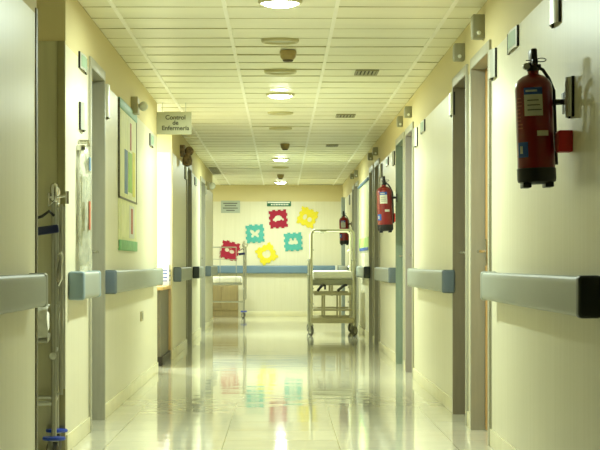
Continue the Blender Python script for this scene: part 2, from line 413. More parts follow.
bm = bmesh.new(); patch(bm, .0724, A(-150), A(-139), .122, .150, t=.0006); obj('sticker_mark', bm, M['label'], st)
bm = bmesh.new()
for k in range(9): patch(bm, .0712, A(-160), A(-140+random.uniform(-6, 3)), .215+.014*k, .220+.014*k, t=.0006)
obj('instruction_text', bm, M['pred'], ex)
ex.rotation_euler = (0, math.radians(-2), 0)
dup(ex, (.967, F*.967/104.5, 1.232), 'medium red fire extinguisher in the middle of the right wall, before the notice board')
dup(ex, (.967, F*.967/63.5, 1.222), 'small red fire extinguisher seen behind the arched white trolley')

# red call points beside the extinguishers
def call_point(y, z, label):
    t = thing('alarm_box', label, 'alarm box', (WR, y, z), 'red alarm boxes')
    boxo('case', M['redbox'], t, WR-.052, WR, y, y+.09, z-.04, z+.04, bev=.004)
    boxo('face_plate', M['redface'], t, WR-.056, WR-.050, y+.008, y+.082, z-.032, z+.032, bev=.002)
call_point(yr(573), 1.40, 'red alarm box beside the nearest extinguisher on the right wall')
call_point(yr(396.2), 1.375, 'small red alarm box beside the middle extinguisher on the right wall')

# ---------------------------------------------------------------- arched sign plates
def arch_plate(name, label, side, px, z0, z1, L, bulge, insert=None, cat='sign', group='arched wall sign plates'):
    W = WL if side == 'L' else WR; s = 1 if side == 'L' else -1; y0 = (yl if side == 'L' else yr)(px); n = 10
    t = thing(name, label, cat, (W, y0, z0), group)
    def shell(o0, o1, za, zb, ya=0., yb=1.):
        bm = bmesh.new(); g = []
        for o in (o0, o1):
            for z in (za, zb):
                g.append([bm.verts.new((W+s*(.004+bulge*math.sin(PI*q)**.8+o), y0+L*q, z)) for q in [ya+(yb-ya)*k/n for k in range(n+1)]])
        for k in range(n):
            bm.faces.new((g[2][k], g[2][k+1], g[3][k+1], g[3][k])); bm.faces.new((g[0][k], g[1][k], g[1][k+1], g[0][k+1]))
            bm.faces.new((g[0][k], g[0][k+1], g[2][k+1], g[2][k])); bm.faces.new((g[1][k], g[3][k], g[3][k+1], g[1][k+1]))
        for k in (0, n): bm.faces.new((g[0][k], g[2][k], g[3][k], g[1][k]))
        return bm
    obj('plate', shell(0, .003, z0, z1), M['alu'], t)
    for e, d in ((0, .011), (L, .010)):
        boxo('end_clip', M['aluedge'], t, W, W+s*d, y0+e-.003, y0+e+.004, z0-.002, z1+.002, bev=.002)
    if insert: obj('insert', shell(.0031, .0041, z0+.012, z1-.012, .12, .88), M[insert], t)
    return t
RT = [(561, 1.883, 2.035, 'grey arched plate at the top right, above the nearest extinguisher and call point'),
      (497, 1.883, 2.027, 'curved plate beside the nearest right-hand doorway'),
      (455.1, 1.872, 2.013, 'curved plate on the far side of the nearest pair of right doors'),
      (417.9, 1.875, 2.022, 'curved plate beside the near door of the second right pair'),
      (395, 1.882, 2.012, 'curved plate above the middle extinguisher, close to the sage doorway'),
      (382.5, 1.87, 2.01, 'curved plate beside the near door of the third right pair'),
      (350.2, 1.865, 2.015, 'tiny curved plate beyond the farthest pair of right doors')]
for px, a, b, l in RT: arch_plate('room_sign', l, 'R', px, a, b, .20, .022)
RS = [(519, 1.938, 2.032, 'greenish sign plate high on the right wall above the nearest extinguisher'),
      (425.4, 1.94, 2.026, 'small green sign plate before the mauve doorway on the right wall'),
      (388.8, 1.935, 2.015, 'narrow dark edged sign plate above the middle extinguisher')]
for px, a, b, l in RS: arch_plate('direction_sign', l, 'R', px, a, b, .37, .010, 'green')
arch_plate('extinguisher_sign', 'silver arched plate right of the nearest extinguisher', 'R', 574.4, 1.49, 1.637, .10, .020, 'alu')
arch_plate('extinguisher_sign', 'silver plate right of the middle extinguisher', 'R', 396.6, 1.473, 1.615, .10, .028, 'alu')
arch_plate('direction_sign', 'sign plate high on the left wall before the nearest left door', 'L', 78.3, 1.98, 2.065, .37, .012, 'green')
arch_plate('room_sign', 'narrow curved plate above the hanging clear plastic bag', 'L', 78.8, 1.655, 1.80, .20, .020)
arch_plate('room_sign', 'curved plate just past the nearest left door', 'L', 103.3, 1.83, 2.03, .22, .022)
arch_plate('direction_sign', 'dark edged sign plate just before the nurse station opening', 'L', 149.2, 1.905, 2.0, .37, .014, 'green')
arch_plate('room_sign', 'tiny curved plate beside the second left door', 'L', 184.4, 1.88, 2.03, .22, .022)
arch_plate('direction_sign', 'tiny dark sign plate between the two farthest left doors', 'L', 194.4, 1.915, 2.01, .37, .014, 'green')
arch_plate('room_sign', 'tiny dark plate beside the farthest left door', 'L', 204.6, 1.92, 2.03, .25, .022)

# call lamps above the doors
def call_lamp(px0, px1, ytop, ybot, label, shade='grey'):
    k = (px1-VX)/WR; Y = F/k; x0 = (px0-VX)/k; z1 = EYE+(VY-ytop)/k; z0 = EYE+(VY-ybot)/k
    t = thing('call_lamp', label, 'call lamp', (WR, Y, z0), 'call lamps above the right doors')
    boxo('case', M[shade], t, x0, WR, Y, Y+.10, z0, z1, bev=.005)
    boxo('lens', M['casing'], t, x0-.004, x0+.012, Y+.015, Y+.085, z0+.015, z1-.015, bev=.004)
    bm = bmesh.new(); lathe(bm, [(.004, -.012), (.010, -.010), (.012, 0)], c=((x0+WR)/2, Y, z0+(z1-z0)*.22), n=14, axis='y'); obj('indicator', bm, M['globe'], t)
call_lamp(473, 485, 14, 38, 'grey call lamp box directly above the nearest right doorway')
call_lamp(454.5, 465, 43, 60, 'grey call lamp box above the taupe doorway')
call_lamp(405, 412, 106, 117, 'small call lamp box above the mauve doorway')
call_lamp(397.5, 403, 116, 126.5, 'small call lamp box above the sage doorway')
call_lamp(373, 378, 147, 155, 'nearer of the two call lamps above the third pair of right doors')
call_lamp(368, 373, 152.5, 160, 'farther of the two call lamps above the third pair of right doors')
call_lamp(354.5, 358, 170, 177, 'nearer of the two tiny call lamps above the farthest right doors')
call_lamp(350.5, 354, 173.5, 179, 'farther of the two tiny call lamps above the farthest right doors')

# wall lamps on the left wall
def wall_lamp(px, z, r, arm, label, dark=False):
    Y = yl(px); t = thing('wall_lamp', label, 'lamp', (WL, Y, z), 'wall lamps on the left')
    boxo('case', M['mottled' if dark else 'tan'], t, WL, WL+.05, Y-.02, Y+.16, z-.06, z+.06, bev=.005)
    bm = bmesh.new(); tube(bm, [(WL+.04, Y+.05, z), (WL+arm, Y+.05, z)], .012, 8); obj('arm', bm, M['alu'], t)
    bm = bmesh.new(); lathe(bm, [(.01*r/.05, -r), (r*.6, -r*.8), (r*.9, -r*.4), (r, 0), (r*.9, r*.4), (r*.6, r*.8), (.01*r/.05, r)], c=(WL+arm+.01, Y+.05, z-.005), n=18); obj('globe', bm, M['mottled' if dark else 'globe'], t)
    if dark:
        bm = bmesh.new(); lathe(bm, [(.01, -.07), (.05, -.05), (.055, 0), (.04, .05), (.015, .07)], c=(WL+arm-.01, Y+.03, z-.1), n=14); obj('hood', bm, M['mottled'], t)
wall_lamp(131, 2.075, .034, .075, 'small box lamp with round globe above the notice board on the left wall')
wall_lamp(180, 2.14, .05, .085, 'mottled brown lamp above the wall just past the nurse station sign', True)
wall_lamp(206, 2.055, .05, .075, 'tiny round lamp at the far end of the left wall')

# ---------------------------------------------------------------- notice boards
yb0, yb1 = yl(118), yl(135.3)
t = thing('notice_board', 'tall notice board with teal top strip and coloured posters on the left wall', 'notice board', (WL, yb0, 1.03))
boxo('backing', M['posterbg'], t, WL, WL+.008, yb0, yb1, 1.04, 2.035, bev=.002)
boxo('top_strip', M['pteal'], t, WL, WL+.014, yb0, yb1, 1.975, 2.04, bev=.003)
boxo('bottom_strip', M['pleaf'], t, WL, WL+.016, yb0, yb1, 1.03, 1.10, bev=.003)
bm = bmesh.new(); box(bm, WL, WL+.014, yb0, yb1, 1.375, 1.387); box(bm, WL, WL+.012, yb0, yb0+.02, 1.38, 2.03); box(bm, WL, WL+.012, yb1-.02, yb1, 1.38, 2.03); obj('poster_frame', bm, M['pdark'], t)
def P2(px): return yl(px)
def pst(name, m, a, b, z0, z1, par): return boxo(name, M[m], par, WL+.007, WL+(.0105 if name in ('poster', 'leaflet') else .0125), P2(a), P2(b), z0, z1)
p = pst('poster', 'posterbg', 119.5, 126.3, 1.41, 1.95, t)
pst('printed_panel', 'pblue', 123.0, 126.0, 1.42, 1.72, p)
p = pst('poster', 'posterbg', 126.5, 133.6, 1.41, 1.95, t)
pst('printed_panel', 'pgreen', 126.9, 130.4, 1.44, 1.72, p); pst('printed_panel', 'pyellow', 131.1, 133.4, 1.42, 1.74, p)
pst('printed_heading', 'pred', 128.6, 129.8, 1.74, 1.93, p)
pst('leaflet', 'posterbg', 120, 125, 1.12, 1.34, t); p = pst('leaflet', 'label', 128, 133, 1.12, 1.35, t); pst('printed_panel', 'pred', 129.6, 131.2, 1.15, 1.33, p)
yb0, yb1 = yr(369.6), yr(359.6)
t = thing('notice_board', 'notice board with blue top edge and green poster on the right wall', 'notice board', (WR, yb0, 1.10))
boxo('backing', M['posterbg'], t, WR-.008, WR, yb0, yb1, 1.10, 1.98, bev=.002)
boxo('frame', M['alu'], t, WR-.006, WR-.001, yb0-.015, yb1+.015, 1.085, 1.97)
boxo('top_strip', M['pblue'], t, WR-.03, WR-.001, yb0, yb1, 1.965, 1.995, bev=.003)
boxo('poster', M['pgreenl'], t, WR-.012, WR-.007, yb0+.1, yb1-.1, 1.14, 1.27)
boxo('printed_strip', M['lblue'], t, WR-.014, WR-.007, yb0+.15, yb1-.25, 1.105, 1.145)

# hanging sign at the nurse station
ys = STA[0]-.05; ks = F/ys
x0, x1 = WL-.0, (191.5-VX)/ks; z1, z0 = EYE+(VY-112)/ks, EYE+(VY-134.5)/ks
t = thing('hanging_sign', 'grey sign lettered Control de Enfermería projecting from the left wall', 'sign', (WL, ys, z0))
pl = boxo('plate', M['signgrey'], t, x0, x1, ys-.012, ys+.012, z0, z1, bev=.003)
def text(s, size, cx, y, z, m, parent, name='lettering'):
    c = bpy.data.curves.new(name, 'FONT'); c.body = s; c.size = size; c.align_x = 'CENTER'; c.align_y = 'CENTER'; c.extrude = .001; c.space_line = .85; c.offset = .0012
    o = bpy.data.objects.new(name, c); C.objects.link(o)
    me = bpy.data.meshes.new_from_object(o.evaluated_get(bpy.context.evaluated_depsgraph_get())); bpy.data.objects.remove(o)
    for v in me.vertices:
        x, yy, zz = v.co; v.co = Vector((cx+x, y-zz, z+yy))-OFF[parent.name]
    o = bpy.data.objects.new(name, me); C.objects.link(o); me.materials.clear(); me.materials.append(m); o.parent = parent; return o
w = x1-x0
text('Control\nde\nEnfermería', .054, (x0+x1)/2+.012, ys-.0135, (z0+z1)/2+.002, M['signink'], pl)
for x in (x0+.05, x1-.05):
    bm = bmesh.new(); tube(bm, [(x, ys, z1-.005), (x, ys, H+.002)], .003, 6); obj('hanger', bm, M['alu'], t)

# socket on the left wall
t = thing('wall_socket', 'small beige socket low on the left wall below the long handrail', 'socket', (WL, yl(141), .53))
boxo('plate', M['tan'], t, WL, WL+.01, yl(140.2), yl(142.2), .50, .575, bev=.003); boxo('insert', M['grey'], t, WL+.008, WL+.013, yl(140.6), yl(141.8), .515, .56, bev=.002)

# clear plastic bag hanging before the first left door
yb = yl(75); t = thing('plastic_bag', 'long clear crumpled plastic bag hanging above the short pale blue handrail', 'bag', (WL, yb, .905))
bm = bmesh.new(); n = 22; m_ = 16; rings = []
for i in range(n+1):
    q = i/n; z = .905+.655*q; ring = []
    wd = .13*(1-.18*q)*(1 if q < .93 else (1.0-(q-.93)*6)); dp = .032*(1-.2*q)*(1 if q < .93 else (1-(q-.93)*7))
    for k in range(m_):
        a = 2*PI*k/m_; j = 1+.16*math.sin(3*a+9*q)+.10*math.sin(5*a-17*q+1)
        ring.append(bm.verts.new((WL+.036+max(-.034, min(.042, dp*j*math.cos(a))), yb+.14+wd*j*math.sin(a)*.9, z)))
    rings.append(ring)
for a, b in zip(rings, rings[1:]):
    for k in range(m_): bm.faces.new((a[k], a[(k+1)%m_], b[(k+1)%m_], b[k]))
bm.faces.new(rings[0][::-1]); bm.faces.new(rings[-1]); obj('bag', bm, M['bag'], t)
bm = bmesh.new(); tube(bm, [(WL, yb+.14, 1.585), (WL+.05, yb+.14, 1.585), (WL+.055, yb+.14, 1.56)], .012, 8); box(bm, WL, WL+.045, yb+.06, yb+.22, 1.535, 1.565, bev=.006); obj('hook', bm, M['chrome'], t)
boxo('blue_tag', M['pblue'], t, WL+.066, WL+.070, yb+.06, yb+.13, 1.43, 1.50); boxo('red_print', M['pred'], t, WL+.066, WL+.070, yb+.06, yb+.12, 1.12, 1.27)
bm = bmesh.new()
for k in range(5): tube(bm, [(WL+.02+.008*k, yb+.07+.03*k, .93), (WL+.03+.006*k, yb+.09+.02*k, 1.15+.05*k), (WL+.024+.006*k, yb+.10+.02*k, 1.40)], .006, 6)
obj('tubing', bm, M['cream'], t)

# ---------------------------------------------------------------- nurse station counter and paper
t = thing('desk', 'wood topped desk with dark grey front inside the nurse station opening', 'desk', (-1.4, 18, 0))
da, db = STA[1]-1.55*F/2200, STA[1]-.012
boxo('worktop', M['wood'], t, WL-.75, WL-.006, da, db, .695, .725, bev=.004)
boxo('front_panel', M['dgrey'], t, WL-.70, WL-.03, da+.04, db-.06, .085, .695)
boxo('side_panel', M['woodp'], t, WL-.055, WL-.008, db-.07, db, .09, .695, bev=.003)
boxo('plinth', M['plinth'], t, WL-.69, WL-.012, da+.06, db, 0, .085)
pp = boxo('paper_pack', M['paper'], None, WL-.25, WL-.012, db-.27, db-.02, .726, .93, bev=.006, loc=(WL-.12, db-.15, .726)); tag(pp, 'white wrapped pack of paper with blue print standing on the nurse station desk', 'paper pack')
bm = bmesh.new()
for k in range(4): box(bm, WL-.20, WL-.03, db-.2715, db-.2695, .765+.035*k, .777+.035*k)
for k in range(3): box(bm, WL-.013, WL-.011, db-.22, db-.08, .77+.045*k, .785+.045*k)
OFF[pp.name] = Vector(pp.location); obj('blue_print', bm, M['lblue'], pp)

# ---------------------------------------------------------------- downlights, detectors, vents
def downlight(Y, label, lit):
    t = thing('downlight', label, 'ceiling light', (-.005, Y, H), 'round ceiling downlights')
    R = .118; c = (-.005, Y, H)
    bm = bmesh.new(); n = 32; pr = [(R, .004), (R, -.010), (R-.006, -.017), (R-.014, -.018), (R-.024, -.010), (R-.028, .0)]
    rings = [[bm.verts.new((c[0]+r*math.cos(2*PI*k/n), c[1]+r*math.sin(2*PI*k/n), c[2]+z)) for k in range(n)] for r, z in pr]
    for a, b in zip(rings, rings[1:]):
        for k in range(n): bm.faces.new((a[k], a[(k+1)%n], b[(k+1)%n], b[k]))
    obj('ring', bm, M['fixring'], t)
    bm = bmesh.new(); lathe(bm, ([(R-.02, .002), (R-.02, -.012), (R-.035, -.026), (.05, -.034), (.004, -.036)] if lit else [(R-.024, .002), (R-.024, -.006), (.05, -.011), (.004, -.013)]), c=c, n=32); obj('diffuser', bm, M['lens' if lit else 'fixbowl'], t)
    if lit:
        l = bpy.data.lights.new('downlight_lamp', 'AREA'); l.shape = 'DISK'; l.size = .17; l.energy = lit; l.color = (.84, 1, .86)
        o = bpy.data.objects.new('downlight_lamp', l); C.objects.link(o); o.location = (0, 0, -.042); o.parent = t
YD = lambda y: F*1.384/(VY-y)
LE = 52
for y, l, e in ((0.5, 'lit round downlight at the top edge of the picture', LE*.92), (40, 'unlit round downlight just before the nearest smoke detector', 0), (71, 'unlit round downlight just behind the nearest smoke detector', 0),
                (94, 'lit round downlight midway along the ceiling', LE*.9), (112.5, 'first unlit downlight beyond the midway lit one', 0), (128, 'second unlit downlight beyond the midway lit one', 0),
                (158.5, 'lit round downlight third from the top of the picture', LE*1.1), (167, 'unlit downlight between the two farthest lit ones', 0), (182.2, 'farthest lit downlight close to the end wall', LE*.55)):
    Y = YD(y)
    if y > 180: Y = YE-1.35
    downlight(Y, l, e)
def detector(px, py, label):
    Y = YD(py-6 if py < 100 else py-2); X = (px-VX)*Y/F; t = thing('smoke_detector', label, 'smoke detector', (X, Y, H), 'ceiling smoke detectors')
    bm = bmesh.new(); lathe(bm, [(.052, .003), (.055, -.004), (.055, -.018), (.050, -.021)], c=(X, Y, H), n=24); obj('base', bm, M['detector'], t)
    bm = bmesh.new(); lathe(bm, [(.050, -.020), (.050, -.040), (.038, -.056), (.034, -.058)], c=(X, Y, H), n=24); b = obj('head', bm, M['detector'], t)
    bm = bmesh.new(); lathe(bm, [(.034, -.056), (.034, -.066), (.026, -.070), (.02, -.071)], c=(X, Y, H), n=24); obj('sensor_tip', bm, M['detdark'], t)
detector(288, 57, 'nearest smoke detector on the ceiling'); detector(285, 146, 'middle smoke detector, hanging before the third lit downlight'); detector(280.5, 176.5, 'farthest smoke detector, by the last lit downlight')
def vent(x0, x1, y0, y1, label, ns=5):
    t = thing('ceiling_vent', label, 'vent', ((x0+x1)/2, (y0+y1)/2, H), 'ceiling vents')
    bm = bmesh.new(); f = .014; z0, z1 = H-.009, H+.002
    box(bm, x0, x1, y0, y0+f, z0, z1); box(bm, x0, x1, y1-f, y1, z0, z1); box(bm, x0, x0+f, y0+f, y1-f, z0, z1); box(bm, x1-f, x1, y0+f, y1-f, z0, z1); obj('frame', bm, M['grille'], t)
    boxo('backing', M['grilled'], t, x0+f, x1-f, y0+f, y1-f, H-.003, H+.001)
    for k in range(ns):
        xx = x0+f+(x1-x0-2*f)*(k+.5)/ns; w_ = (x1-x0)*.045
        bm = bmesh.new(); box(bm, xx-w_, xx+w_, y0+f, y1-f, H-.008, H-.002); obj('slat', bm, M['grille'], t)
for a, b, c, d, l in ((355, 378, 76, 68, 'nearest ceiling vent, right of the smoke detector'), (336, 355, 117.5, 113.5, 'second ceiling vent, right of the midway lit downlight'), (326, 338, 147, 144, 'third ceiling vent, far along the right side')):
    Y = YD((c+d)/2); vent((a-VX)*Y/F, (b-VX)*Y/F, Y-.17, Y+.17, l)
Y = YD(170.5); vent(-1.05, -.925, Y-.9, Y+.9, 'wide grey ceiling grille far along the left side', 6)

# ---------------------------------------------------------------- end wall
KE = F/YE
def ew(px, py): return (px-VX)/KE, EYE+(VY-py)/KE
x0, z1 = ew(221, 200.7); x1, z0 = ew(240, 213)
t = thing('wall_notice', 'grey notice plate with lines of text on the far end wall', 'sign', ((x0+x1)/2, YE, z0))
pl = boxo('plate', M['notice'], t, x0, x1, YE-.012, YE, z0, z1, bev=.003)
bm = bmesh.new()
for k, (a, b) in enumerate(((.12, .86), (.2, .8), (.1, .88), (.28, .72))): box(bm, x0+(x1-x0)*a, x0+(x1-x0)*b, YE-.0135, YE-.011, z1-(z1-z0)*(.22+.19*k)-.009, z1-(z1-z0)*(.22+.19*k)+.009)
obj('printed_lines', bm, M['ink'], pl)
x0, z1 = ew(267, 201.3); x1, z0 = ew(291, 206.3)
t = thing('exit_sign', 'narrow green and white sign above the crimson foam tile on the end wall', 'sign', ((x0+x1)/2, YE, z0))
pl = boxo('plate', M['greend'], t, x0, x1, YE-.022, YE, z0, z1, bev=.003)
bm = bmesh.new(); box(bm, x0+.01, x1-.02, YE-.0235, YE-.021, z1-.03, z1-.008)
for k in range(11):
    xx = x0+.07+k*.029; box(bm, xx, xx+.017, YE-.0235, YE-.021, z0+.018, z0+.042)
obj('white_marks', bm, M['white'], pl)

def foam(label, m, px, py, rot, holes, size=.292):
    cv = bpy.data.curves.new('foam_tile', 'CURVE'); cv.dimensions = '2D'; cv.fill_mode = 'BOTH'; cv.extrude = .006; cv.resolution_u = 4
    h = size/2; n = 6; dp = .019; pts = []
    side = []
    for k in range(n):
        a = -h+size*k/n; b = a+size/n; q = (b-a)*.22
        if k % 2: side += [(a+q*.0, h), (a-q*.3+.0, h+dp), (b+q*.3, h+dp), (b, h)]
        else: side += [(a+q, h-.002), (b-q, h-.002)]
    for r in range(4):
        c_, s_ = math.cos(-r*PI/2), math.sin(-r*PI/2)
        pts += [(x*c_-y*s_, x*s_+y*c_) for x, y in side]
    for ring in [pts]+holes:
        s = cv.splines.new('POLY'); s.points.add(len(ring)-1); s.use_cyclic_u = True
        for p_, q_ in zip(s.points, ring): p_.co = (q_[0], q_[1], 0, 1)
    o = bpy.data.objects.new('tmp', cv); C.objects.link(o)
    me = bpy.data.meshes.new_from_object(o.evaluated_get(bpy.context.evaluated_depsgraph_get())); bpy.data.objects.remove(o)
    me.materials.clear(); me.materials.append(M[m]); me.transform(Matrix.Rotation(PI/2, 4, 'X'))
    o = bpy.data.objects.new('foam_tile', me); C.objects.link(o); X, Z = ew(px, py); o.location = (X, YE-.0065, Z); o.rotation_euler = (0, -math.radians(rot), 0)
    tag(o, label, 'foam tile', 'foam puzzle tiles on the end wall')
def ell(cx, cy, rx, ry, n=16, a0=0): return [(cx+rx*math.cos(2*PI*k/n+a0), cy+ry*math.sin(2*PI*k/n+a0)) for k in range(n)]
car = [(-.095,-.03), (-.095,.0), (-.07,.018), (-.05,.05), (-.015,.065), (.03,.062), (.06,.035), (.075,.01), (.098,.0), (.098,-.03), (.07,-.03), (.06,-.012), (.04,-.012), (.03,-.03), (-.03,-.03), (-.04,-.05), (-.06,-.05), (-.07,-.03)]
butterfly = [(0,.02), (.03,.06), (.075,.075), (.09,.05), (.07,.01), (.045,-.005), (.07,-.03), (.065,-.065), (.035,-.065), (.01,-.03), (0,-.045), (-.01,-.03), (-.035,-.065), (-.065,-.065), (-.07,-.03), (-.045,-.005), (-.07,.01), (-.09,.05), (-.075,.075), (-.03,.06)]
truck = [(-.08,-.04), (-.09,.0), (-.06,.015), (-.07,.045), (-.05,.068), (-.025,.062), (-.015,.03), (.0,.02), (.012,.035), (.01,.06), (.03,.075), (.055,.062), (.058,.03), (.08,.01), (.085,-.03), (.05,-.05), (.02,-.04), (-.02,-.05)]
apple = [(.0,.05), (.03,.065), (.065,.05), (.075,.01), (.06,-.045), (.02,-.07), (-.02,-.07), (-.06,-.045), (-.075,.01), (-.065,.05), (-.03,.065)]
foam('crimson foam tile with a car shaped hole, under the narrow green sign', 'pinkfoam', 278.3, 219, 3, [car])
foam('turquoise foam tile with a butterfly shaped hole', 'tealfoam', 255, 233.7, 2, [butterfly])
foam('turquoise foam tile with a lumpy two peaked hole, lower right of the car tile', 'tealfoam', 293.2, 241.8, 2, [truck])
foam('tilted yellow foam tile with one round hole, just above the blue handrail', 'yellowfoam', 266.6, 254, 27, [apple])
foam('tilted yellow foam tile with two small holes, highest on the right', 'yellowfoam', 307.4, 217.4, -24, [ell(-.045,-.01,.035,.05), ell(.05,-.02,.04,.042)])
foam('tilted crimson foam tile behind the cot in the lobby', 'pinkfoam', 229.8, 250.6, -16, [ell(-.05,-.0,.04,.035), ell(.04,-.01,.045,.032), [(-.02,.03), (.02,.045), (.02,.03)]])

# ---------------------------------------------------------------- castor
def castor(parent, x, y, r, bumper=None, yaw=0):
    bm = bmesh.new(); c_, s_ = math.cos(yaw), math.sin(yaw)
    tube(bm, [(x, y, 2*r+.005), (x, y, 2*r+.06)], .010, 10)
    box(bm, -.019, .019, -.016, .016, 2*r-.001, 2*r+.012, bev=.003)
    for s in (-1, 1): box(bm, s*.016-.002, s*.016+.002, -.012, r*.55, r*.8, 2*r+.004)
    fresh = [v for v in bm.verts if abs(v.co.x) < .03 and abs(v.co.y) < .08 and v.co.z < 2*r+.02 and not (abs(v.co.x-x) < .0101 and abs(v.co.y-y) < .0101)]
    for v in fresh: vx, vy = v.co.x, v.co.y; v.co.x, v.co.y = x+vx*c_-vy*s_, y+vx*s_+vy*c_
    f = obj('castor', bm, M['steel'], parent)
    bm = bmesh.new(); lathe(bm, [(r*.6, -.012), (r*.92, -.012), (r, -.006), (r, .006), (r*.92, .012), (r*.6, .012)], n=24, axis='x')
    def place(b):
        for v in b.verts: vx, vy = v.co.x, v.co.y+r*.3; v.co.x, v.co.y, v.co.z = x+vx*c_-vy*s_, y+vx*s_+vy*c_, v.co.z+r
    place(bm); obj('wheel', bm, M['rubber'], f)
    bm = bmesh.new(); lathe(bm, [(.006, -.014), (r*.55, -.0135), (r*.55, .0135), (.006, .014)], n=20, axis='x'); place(bm); obj('hub', bm, M['alu'], f)
    if bumper:
        bm = bmesh.new(); lathe(bm, [(.015, 2*r+.006), (.052, 2*r+.006), (.056, 2*r+.012), (.052, 2*r+.02), (.015, 2*r+.024)], c=(x, y, 0), n=24); obj('bumper', bm, M['bluep'], f)

# ---------------------------------------------------------------- arched trolley on the right
TY = F*EYE/73.0; k = F/TY; TX0, TX1 = (311.6-VX)/k, (353.6-VX)/k; TL = 1.25
def tx(px): return (px-VX)/k
def tz(py): return EYE+(VY-py)/k
cx = (TX0+TX1)/2; T = thing('linen_trolley', 'white tubular trolley with arched end and quilted mattress on castors, at the far right', 'trolley', (cx, TY+TL/2, 0))
for y, nm in ((TY, 'arched_frame'), (TY+TL, 'arched_frame')):
    top = 1.372; r = .06; bm = bmesh.new()
    pth = [(TX0, y, .14), (TX0, y, top-r)]+arc((TX0+r, y, top-r), r, PI, PI/2, 6)+arc((TX1-r, y, top-r), r, PI/2, 0, 6)+[(TX1, y, top-r), (TX1, y, .14)]
    tube(bm, pth, .0145, 12); f = obj(nm, bm, M['cream'], T)
    bm = bmesh.new(); box(bm, cx-.16, cx-.08, y-.02, y+.02, top-.022, top-.004, bev=.004); obj('clip', bm, M['grey'], f)
    for X, s in ((TX0, -1), (TX1, 1)):
        bm = bmesh.new()
        tube(bm, [(X+s*.026, y+.012, .13), (X+s*.026, y+.012, .92), (X+s*.012, y+.012, 1.0)], .010, 8)
        for z in (.985, .79, .43): tube(bm, [(X+s*.01, y+.006, z), (X+s*.037, y+.006, z)], .012, 8)
        obj('side_post', bm, M['steel'], f)
        for z in (1.12, .90, .62, .42):
            bm = bmesh.new(); tube(bm, [(X-s*.014, y, z), (X-s*.03, y, z-.012)], .008, 6); obj('peg', bm, M['steel'], f)
bm = bmesh.new(); n = 14; q0, q1 = TY+.03, TY+TL-.03
box(bm, TX0+.02, TX1-.02, q0, q1, .735, .84, bev=.02, seg=3)
for i in range(n):
    xx = TX0+.045+(TX1-TX0-.09)*(i+.5)/n; tube(bm, [(xx, q0+.02, .83), (xx, q1-.02, .83)], .016, 8)
obj('mattress', bm, M['linen'], T)
boxo('tray', M['tray'], T, TX0+.012, TX1-.012, TY+.01, TY+TL-.01, .655, .735, bev=.008)
for y in (TY+.015, TY+TL-.015):
    bm = bmesh.new(); box(bm, TX0+.03, TX1-.03, y-.013, y+.013, .525, .565, bev=.005)
    box(bm, TX0+.02, TX1-.02, y-.010, y+.010, .325, .35, bev=.004)
    for px in (324.3, 340): box(bm, tx(px)-.012, tx(px)+.012, y-.012, y+.012, .235, .53, bev=.004)
    box(bm, tx(332)-.014, tx(332)+.014, y-.012, y+.012, .52, .66, bev=.004)
    obj('lower_frame', bm, M['tan'], T)
bm = bmesh.new()
for y in (TY+.0, TY+TL): box(bm, TX0-.005, TX1+.005, y-.02, y+.02, .165, .235, bev=.006)
for X in (TX0, TX1): box(bm, X-.018, X+.018, TY+.02, TY+TL-.02, .17, .23, bev=.006)
obj('base_beam', bm, M['tan'], T)
for px, py0, px2, py1 in ((317.5, 291, 322, 285.5), (337.5, 291, 344, 285.5)):
    bm = bmesh.new(); tube(bm, [(tx(px), TY-.03, tz(py0)), (tx((px+px2)/2), TY-.035, tz((py0+py1)/2)+.004), (tx(px2), TY-.02, tz(py1)), (tx(px2)+.03, TY+.02, tz(py1)+.005)], .017, 8); obj('lever', bm, M['black'], T)
bm = bmesh.new(); tube(bm, [(tx(325), TY-.02, tz(289.5)), (tx(325), TY-.02, tz(285))], .012, 8); obj('knob', bm, M['black'], T)
for X, a in ((TX0, .45), (TX1, -.6)):
    for y in (TY+.02, TY+TL-.02): castor(T, X, y, .066, None, a)

